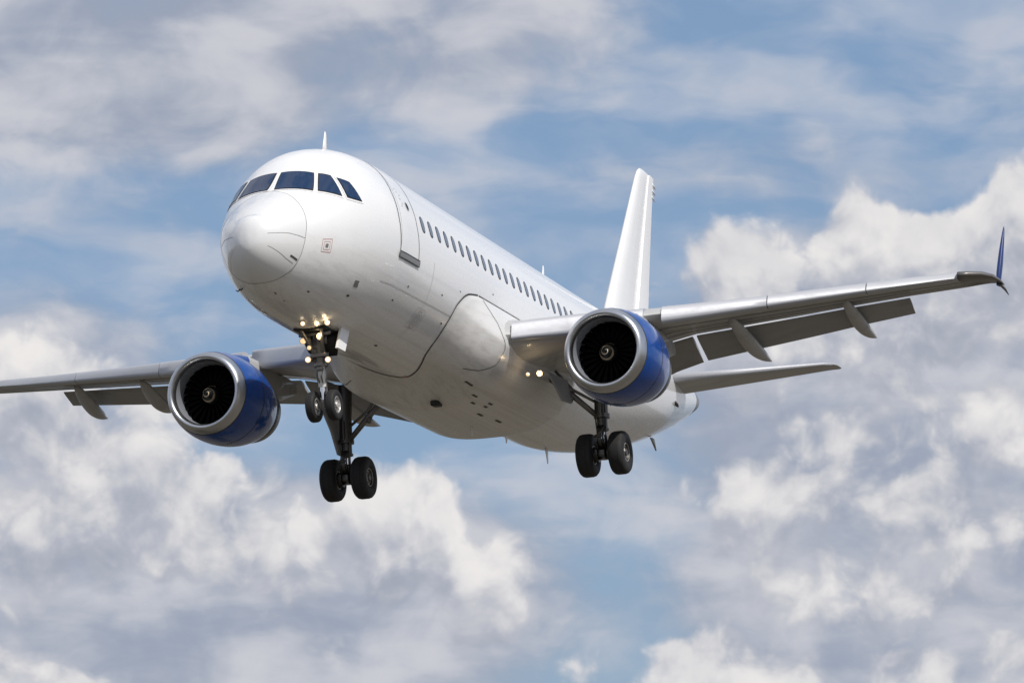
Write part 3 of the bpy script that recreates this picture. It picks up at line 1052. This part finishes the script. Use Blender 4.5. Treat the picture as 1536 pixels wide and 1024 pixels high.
# ------------------------------------------------------------------ engines
def make_engine(side):
    c = Vector((11.0, side * 5.683, -2.342))
    ax = Vector((1, 0, 0))
    bm = bmesh.new()
    lathe(bm, c, ax, [(.30, 1.140), (.5, 1.19), (.8, 1.235), (1.2, 1.255), (1.6, 1.245), (2.0, 1.205), (2.4, 1.13), (2.7, 1.05), (2.95, .97), (2.95, .90), (2.6, .92)], 72, 0)
    # cowl joints
    lathe(bm, c, ax, [(1.33, 1.259), (1.36, 1.259)], 72, 1)
    lathe(bm, c, ax, [(0.300, 1.1425), (0.325, 1.15)], 72, 1)
    eng = link('engine', bm, ['blue_paint', 'seam_dark'], plane, autosmooth=40)
    bm = bmesh.new()
    lathe(bm, c, ax, [(.31, 1.138), (.2, 1.118), (.1, 1.085), (.035, 1.045), (.005, 1.005), (0, .975), (.01, .945), (.05, .915), (.12, .89), (.2, .873)], 72, 0)
    lathe(bm, c, ax, [(.2, .873), (.35, .858), (.60, .85), (.95, .85)], 72, 1)
    link('inlet_lip', bm, ['lip_metal', 'inlet_liner'], eng)
    # fan: hub disc with blades
    bm = bmesh.new()
    lathe(bm, c, ax, [(.95, .85), (.95, .05)], 48, 0)
    nb = 24
    for k in range(nb):
        a = 2 * math.pi * k / nb
        rings = []
        for r_, tw, ch in ((.24, R(35), .16), (.5, R(50), .19), (.84, R(62), .21)):
            ring = []
            for (cu, th) in ((-.5, 0), (0, .012), (.5, 0), (0, -.012)):
                xx = .66 + cu * ch * math.cos(tw) - th
                tt = a + (cu * ch * math.sin(tw) + th) / r_
                ring.append(c + Vector((xx, r_ * math.cos(tt), r_ * math.sin(tt))))
            rings.append(ring)
        loft(bm, rings)
    link('fan', bm, 'fan_dark', eng)
    bm = bmesh.new()
    prof = [(.20, .012), (.215, .04), (.25, .075), (.33, .13), (.43, .19), (.54, .24), (.62, .265)]
    lathe(bm, c, ax, prof, 32, 0, True, True)
    # painted swirl: a ring at the tip running out into a crescent
    X_ = [p[0] for p in prof]
    Y_ = [p[1] for p in prof]
    L, Rr = [], []
    N = 60
    for i in range(N + 1):
        t = i / N
        ang = R(-200) + t * R(690)
        x = .235 + .33 * t ** 1.3
        w = 0.018 + 0.055 * math.sin(math.pi * clamp((t - .45) / .55)) if t > .45 else 0.020
        pp = []
        for dxx in (-w * .5, w * .5):
            xx = min(max(x + dxx, .205), .615)
            r_ = pchip(xx, X_, Y_) + 0.006
            pp.append(bm.verts.new(c + Vector((xx - .003, r_ * math.cos(ang), r_ * math.sin(ang)))))
        L.append(pp[0])
        Rr.append(pp[1])
    for i in range(N):
        f = bm.faces.new((L[i], L[i + 1], Rr[i + 1], Rr[i]))
        f.material_index = 1 if i < 24 else 2
    link('spinner', bm, ['spinner_dark', 'spiral_cream', 'spiral_tan'], eng)
    bm = bmesh.new()
    lathe(bm, c, ax, [(2.6, .90), (2.97, .945), (3.25, .91), (3.55, .84), (3.55, .80), (3.2, .80)], 48, 0)
    lathe(bm, c, ax, [(3.1, .74), (3.6, .60), (4.1, .42), (4.1, .36), (3.8, .34)], 32, 0, False, True)
    link('exhaust_nozzle', bm, 'dark_metal', eng)
    # pylon from the cowl crown back to the wing
    bm = bmesh.new()
    rs = []
    for (x, zb, zt, w) in ((12.2, -1.14, -1.07, .03), (12.7, -1.25, -.99, .10), (13.3, -1.35, -.90, .14), (14.0, -1.6, -.80, .17), (14.9, -1.9, -.78, .19), (16.2, -1.75, -.85, .17), (17.8, -1.25, -.9, .05)):
        ring = []
        for k in range(12):
            t = 2 * math.pi * k / 12
            cy, cz = math.cos(t), math.sin(t)
            ring.append(Vector((x, c.y + w * math.copysign(abs(cy) ** .6, cy), (zb + zt) / 2 + (zt - zb) / 2 * math.copysign(abs(cz) ** .6, cz))))
        rs.append(ring)
    loft(bm, rs)
    for f in bm.faces:
        f.material_index = 1 if f.calc_center_median().x < 13.7 else 0
    link('pylon', bm, ['wing_grey', 'blue_paint'], eng, label='grey pylon with a blue front carrying the engine under the wing')
    # strake on the inboard cowl
    return eng


eng_p = make_engine(-1)
eng_s = make_engine(1)

# ------------------------------------------------------------------ tail
bm = bmesh.new()


def fin_ring(z, xle, xte, tc, u0=0.0, u1=1.0, y0=0.0):
    ch = xte - xle
    return [Vector((xle + u * ch, w * tc * ch, z)) for (u, w) in UP + LO[1:-1]]


FIN = [(2.0, 28.9, 34.2, .10), (2.6, 29.75, 34.35, .10), (3.28, 30.17, 34.62, .10), (6.0, 32.25, 35.3, .10), (8.3, 34.0, 35.95, .10), (8.58, 34.26, 36.05, .09), (8.72, 34.5, 36.1, .06)]
cut = 0.70
loft(bm, [fin_ring(z, a, a + (b - a) * cut, t / cut) for z, a, b, t in FIN])
fin = link('vertical_stabilizer', bm, 'fin_paint', plane)
bm = bmesh.new()
rs = []
for z, a, b, t in FIN[2:]:
    ch = b - a
    h = 0.035 * ch
    rs.append([Vector((a + ch * (cut - .03), h * .8, z)), Vector((a + ch * (cut + .1), h * .72, z)), Vector((b, .012, z)), Vector((b, -.012, z)), Vector((a + ch * (cut + .1), -h * .72, z)), Vector((a + ch * (cut - .03), -h * .8, z))])
loft(bm, rs)
link('rudder', bm, 'fin_paint', fin, autosmooth=30)
for z, x in ((8.5, 36.0), (8.28, 35.93), (8.05, 35.86)):
    bm = bmesh.new()
    tube(bm, [(x - .05, 0, z), (x + .16, 0, z - .03), (x + .3, 0, z - .1)], [.04, .03, .012], 8)
    link('static_wick', bm, 'fin_paint', fin)
for s in (-1, 1):
    bm = bmesh.new()
    HS = [(.3, 31.3, 3.5, 1.0, .10), (.9, 31.75, 2.9, 1.06, .10), (3.5, 33.25, 1.95, 1.33, .10), (5.8, 34.6, 1.1, 1.58, .09), (6.05, 34.85, .95, 1.6, .08), (6.15, 35.1, .6, 1.6, .06)]
    loft(bm, [wing_ring(y, x, c, z, t, 0, s) for y, x, c, z, t in HS])
    hs = link('horizontal_stabilizer', bm, 'wing_grey', plane)
    bm = bmesh.new()
    loft(bm, [wing_ring(y, x - .03, c * .2, z - .005, t * 5.4, 0, s) for y, x, c, z, t in HS[1:5]])
    link('leading_edge', bm, 'slat_silver', hs)

# ------------------------------------------------------------------ landing gear
def wheel_mesh(r, w, rim, name, mats):
    """axle along y, centred on the origin"""
    bm = bmesh.new()
    h = w / 2
    lathe(bm, (0, 0, 0), (0, 1, 0), [(-h * .80, rim), (-h * .94, rim + .03), (-h, rim + (r - rim) * .45), (-h * .93, r * .90), (-h * .72, r * .972), (-h * .35, r * .997), (0, r),
                                    (h * .35, r * .997), (h * .72, r * .972), (h * .93, r * .90), (h, rim + (r - rim) * .45), (h * .94, rim + .03), (h * .80, rim)], 48, 0)
    for g in (-.42, -.14, .14, .42):
        lathe(bm, (0, 0, 0), (0, 1, 0), [(h * g - .006, r * 1.0005), (h * g, r * .992), (h * g + .006, r * 1.0005)], 48, 0)
    return bm


def rim_mesh(w, rim):
    bm = bmesh.new()
    h = w / 2
    for s in (-1, 1):
        lathe(bm, (0, 0, 0), (0, s, 0), [(h * .80, rim + .002), (h * .84, rim * .97), (h * .84, rim * .88), (h * .60, rim * .80), (h * .52, rim * .55), (h * .62, rim * .40), (h * .86, rim * .34), (h * .90, rim * .24), (h * .90, .01)], 36, 0, False, True)
        lathe(bm, (0, 0, 0), (0, s, 0), [(h * .845, rim * .955), (h * .865, rim * .92), (h * .845, rim * .885)], 36, 1)
        lathe(bm, (0, 0, 0), (0, s, 0), [(h * .60, rim * .46), (h * .70, rim * .42), (h * .60, rim * .38)], 36, 1)
        for k in range(10):
            a = 2 * math.pi * k / 10
            p = Vector((rim * .68 * math.cos(a), s * h * .53, rim * .68 * math.sin(a)))
            tube(bm, [p, p + Vector((0, s * .025, 0))], rim * .07, 8, 1)
    return bm


def put_wheel(parent, loc, r, w, rim, mats, proto):
    if proto is None:
        wh = link('wheel', wheel_mesh(r, w, rim, 'wheel', None), 'tyre_rubber', parent, loc=loc, autosmooth=50)
        rm = link('rim', rim_mesh(w, rim), mats, wh, autosmooth=50)
        return (wh, rm)
    wh = proto[0].copy()
    col.objects.link(wh)
    wh.parent = parent
    wh.location = loc
    rm = proto[1].copy()
    col.objects.link(rm)
    rm.parent = wh
    return (wh, rm)


# nose gear
NG = Vector((5.42, 0, -4.277))
bm = bmesh.new()
tube(bm, [(5.15, 0, -2.30), (5.22, 0, -2.75), (5.30, 0, -3.22)], [.15, .14, .14], 16, 0)
tube(bm, [(5.295, 0, -3.2), (5.30, 0, -3.28)], .18, 16, 0)
tube(bm, [(5.30, 0, -3.28), (5.36, 0, -3.80)], .105, 16, 1)
tube(bm, [(5.36, 0, -3.79), (5.40, 0, -4.2)], .075, 16, 2)
tube(bm, [(5.39, 0, -4.12), (5.42, 0, -4.33)], .11, 14, 0)
tube(bm, [(5.42, -.34, -4.277), (5.42, .34, -4.277)], .055, 12, 0)
for s in (-1, 1):
    tube(bm, [(5.25, s * .17, -2.95), (5.33, s * .17, -3.3)], .055, 10, 0)
    tube(bm, [(5.1, s * .12, -2.95), (4.6, s * .3, -2.35)], .045, 10, 0)
    tube(bm, [(5.28, s * .08, -3.3), (5.14, s * .05, -3.55), (5.3, s * .04, -3.75)], .02, 8, 0)
    tube(bm, [(5.3, s * .12, -3.3), (5.28, s * .14, -3.5), (5.33, s * .10, -3.72), (5.39, s * .09, -4.0)], .014, 6, 0)
box(bm, (5.2, 0, -3.02), (.24, .44, .12), None, 0, .03)
box(bm, (5.26, 0, -3.36), (.24, .16, .10), None, 0, .02)
box(bm, (5.19, .06, -2.72), (.2, .2, .26), None, 0, .03)
tube(bm, [(5.22, -.28, -3.12), (5.22, .28, -3.12)], .035, 8, 0)
nose_gear = link('nose_landing_gear', bm, ['strut_grey', 'strut_white', 'chrome'], plane, autosmooth=40)
bm = bmesh.new()
plate(bm, [(5.46, -.05, -3.45), (5.46, .05, -3.45), (5.62, .03, -3.72), (5.62, -.03, -3.72)], .03)
plate(bm, [(5.62, -.03, -3.72), (5.62, .03, -3.72), (5.48, .06, -4.05), (5.48, -.06, -4.05)], .03)
tube(bm, [(5.34, 0, -3.42), (5.47, 0, -3.45)], .04, 8)
tube(bm, [(5.38, 0, -4.05), (5.49, 0, -4.05)], .04, 8)
link('torque_link', bm, 'strut_grey', nose_gear)
pw = None
for s in (-1, 1):
    pw = put_wheel(nose_gear, (5.42, s * .27, -4.277), .395, .235, .215, ['rim_light', 'dark_metal'], pw)
# doors hang either side of the bay
bm = bmesh.new()
plate(bm, [(5.33, -.56, -2.22), (5.90, -.56, -2.22), (5.22, -.66, -2.98), (4.68, -.66, -2.98)], .06, 0)
link('gear_door', bm, ['frame_white'], nose_gear, smooth=False)
bm = bmesh.new()
plate(bm, [(5.05, .47, -2.25), (5.85, .47, -2.25), (6.2, .40, -2.72), (5.60, .40, -2.78)], .05, 0)
link('gear_door', bm, ['strut_grey'], nose_gear, smooth=False)
# the bay: black plates put in for its shade, one hung below the skin, plus pipes
bm = bmesh.new()
P = []
plate(bm, [(4.5, -.42, -2.435), (5.8, -.42, -2.435), (5.8, .42, -2.435), (4.5, .42, -2.435)], .05, 0)
plate(bm, [(5.35, -.52, -2.38), (5.35, .58, -2.38), (5.5, .40, -2.86), (5.5, .16, -3.0), (5.5, -.36, -3.0)], .04, 0)
tube(bm, [(4.9, -.42, -2.52), (4.9, .42, -2.52)], .05, 8, 1)
tube(bm, [(5.1, -.2, -2.5), (5.1, -.2, -2.75)], .05, 8, 1)
tube(bm, [(5.0, .22, -2.5), (5.15, .2, -2.85)], .05, 8, 1)
link('gear_bay', bm, ['seal_black', 'strut_grey'], nose_gear)


def lamp(parent, p, r, aim=(-1, 0, -0.05), mat='lamp_glow', name='landing_light', watts=0):
    bm = bmesh.new()
    p = Vector(p)
    ax = Vector(aim).normalized()
    lathe(bm, p, ax, [(0.012, r * .86), (0.02, r), (-.02, r * 1.02), (-.10, r * .8), (-.16, r * .35)], 18, 1, False, True)
    lathe(bm, p, ax, [(0.010, r * .88), (.03, r * .62)], 18, 2)
    lathe(bm, p, ax, [(.03, r * .62), (.042, r * .3), (.045, r * .05)], 18, 0, False, True)
    o = link(name, bm, [mat, 'lamp_shell', 'lamp_dim'], parent)
    if watts:
        ld = bpy.data.lights.new('lamp_light', 'POINT')
        ld.energy = watts
        ld.color = (1.0, 0.74, 0.42)
        ld.shadow_soft_size = 0.06
        ld.specular_factor = 0.25
        lo = bpy.data.objects.new('lamp_light', ld)
        col.objects.link(lo)
        lo.parent = o
        lo.location = p + ax * 0.14
    return o


AIM = (-0.93, -0.31, -0.2)
lamp(nose_gear, (5.08, .27, -3.12), .085, AIM)
lamp(nose_gear, (5.08, -.27, -3.17), .085, AIM)
lamp(nose_gear, (4.85, -.16, -2.60), .095, AIM, watts=3)
lamp(nose_gear, (4.85, .30, -2.68), .085, AIM, 'lamp_dim')
lamp(nose_gear, (3.75, -.14, -2.49), .070, AIM, 'lamp_glow')
lamp(nose_gear, (4.3, -.58, -2.40), .075, AIM, 'lamp_glow', watts=1)
lamp(nose_gear, (4.9, .16, -2.86), .06, AIM, 'lamp_dim')


def main_gear(side, proto):
    s = side
    y = s * 3.795
    z0 = -4.02
    X = 16.9
    bm = bmesh.new()
    tube(bm, [(16.75, y - s * .05, -1.35), (16.80, y, -2.3), (16.83, y, -2.95)], [.20, .185, .18], 18, 0)
    tube(bm, [(16.83, y, -2.90), (16.83, y, -3.02)], .225, 18, 0)
    tube(bm, [(16.84, y, -3.0), (16.86, y, -3.34)], .15, 18, 0)
    tube(bm, [(16.85, y, -3.32), (16.87, y, -3.38)], .18, 18, 0)
    tube(bm, [(16.86, y, -3.38), (16.88, y, -3.78)], .105, 18, 1)
    tube(bm, [(16.88, y, -3.72), (16.90, y, -4.17)], [.15, .14], 16, 0)
    tube(bm, [(X, y - .62, z0), (X, y + .62, z0)], [.085, .085], 14, 0)
    for q in (-1, 1):
        tube(bm, [(X, y + q * .14, z0), (X, y + q * .28, z0)], .21, 20, 0)
        tube(bm, [(16.68, y + q * .13, -2.3), (16.70, y + q * .15, -3.0), (16.74, y + q * .12, -3.5), (16.8, y + q * .16, -3.95)], .022, 8, 0)
        box(bm, (16.78, y + q * .2, -4.0), (.16, .1, .2), None, 0, .02)
    tube(bm, [(16.62, y, -2.4), (16.62, y, -2.95)], .05, 10, 0)
    box(bm, (16.72, y, -3.68), (.2, .16, .12), None, 0, .02)
    box(bm, (16.72, y, -4.02), (.2, .2, .2), None, 0, .04)
    g = link('main_landing_gear', bm, ['dark_metal', 'chrome'], plane, autosmooth=40)
    bm = bmesh.new()
    plate(bm, [(16.70, y - .10, -3.25), (16.70, y + .10, -3.25), (16.42, y + .05, -3.58), (16.42, y - .05, -3.58)], .05)
    plate(bm, [(16.42, y - .05, -3.58), (16.42, y + .05, -3.58), (16.74, y + .10, -3.92), (16.74, y - .10, -3.92)], .05)
    tube(bm, [(16.42, y - .1, -3.58), (16.42, y + .1, -3.58)], .045, 8)
    link('torque_link', bm, 'dark_metal', g)
    # folding side brace to the wing root
    bm = bmesh.new()
    tube(bm, [(16.75, y - s * .12, -2.95), (16.65, y - s * .75, -2.35), (16.55, y - s * 1.45, -1.75)], [.075, .085, .08], 12)
    tube(bm, [(16.75, y - s * .05, -2.62), (16.62, y - s * .75, -2.18), (16.5, y - s * 1.2, -1.62)], [.04, .045, .04], 10)
    tube(bm, [(16.55, y - s * .8, -2.5), (16.75, y - s * .8, -2.25)], .07, 10)
    link('side_brace', bm, 'strut_grey', g)
    bm = bmesh.new()
    # leg door on the outboard face
    if s > 0:
        plate(bm, [(16.25, 4.2, -1.25), (17.5, 4.2, -1.2), (17.35, 4.08, -2.6), (17.05, 4.02, -3.32), (16.72, 4.02, -3.32), (16.3, 4.05, -2.7), (15.95, 4.12, -2.25)], .06)
    else:
        plate(bm, [(16.7, -4.05, -1.4), (17.2, -4.05, -1.4), (17.1, -4.0, -2.6), (16.75, -4.0, -2.6)], .06)
    link('gear_door', bm, 'flap_grey', g, smooth=False)
    out_ = proto
    for q in (-1, 1):
        out_ = put_wheel(g, (X, y + q * .465, z0), .605, .44, .27, ['rim_dark', 'rim_light'], out_)
    return g, out_


gp, pr = main_gear(-1, None)
gs, pr = main_gear(1, pr)
# port gear bay door beside the fairing
bm = bmesh.new()
plate(bm, [(15.0, -2.86, -1.95), (16.6, -2.9, -1.9), (16.45, -3.05, -2.60), (15.6, -3.05, -2.66)], .05)
link('gear_door', bm, 'flap_grey', gp, smooth=False)
lamp(wing_p, (14.0, -2.95, -2.18), .085, AIM, watts=4)
lamp(wing_p, (13.5, -2.78, -2.28), .06, AIM, 'lamp_dim')

# ------------------------------------------------------------------ the ground far below, out of the picture
bm = bmesh.new()
S_ = 30000
N = 24
V = [[bm.verts.new((-S_ + 2 * S_ * i / N, -S_ + 2 * S_ * j / N, 0)) for j in range(N + 1)] for i in range(N + 1)]
for i in range(N):
    for j in range(N):
        bm.faces.new((V[i][j], V[i + 1][j], V[i + 1][j + 1], V[i][j + 1]))


def ground_build(t, b):
    c = t.new('ShaderNodeTexCoord').outputs['Object']
    n1, _ = t.noise(c, 0.012, 6, 0.55)
    n2, _ = t.noise(c, 0.6, 6, 0.6)
    k = t.math('ADD', t.math('MULTIPLY', n1, .7), t.math('MULTIPLY', n2, .3))
    t.l.new(t.ramp(k, [(0.35, (.045, .045, .028)), (0.5, (.092, .078, .056)), (0.65, (.135, .115, .088))]), b.inputs['Base Color'])


material('dry_grass', (.2, .18, .12), .9, build=ground_build)
me = bpy.data.meshes.new('ground')
bm.to_mesh(me)
bm.free()
me.materials.append(MATS['dry_grass'])
gr = bpy.data.objects.new('ground', me)
col.objects.link(gr)
gr['kind'] = 'structure'
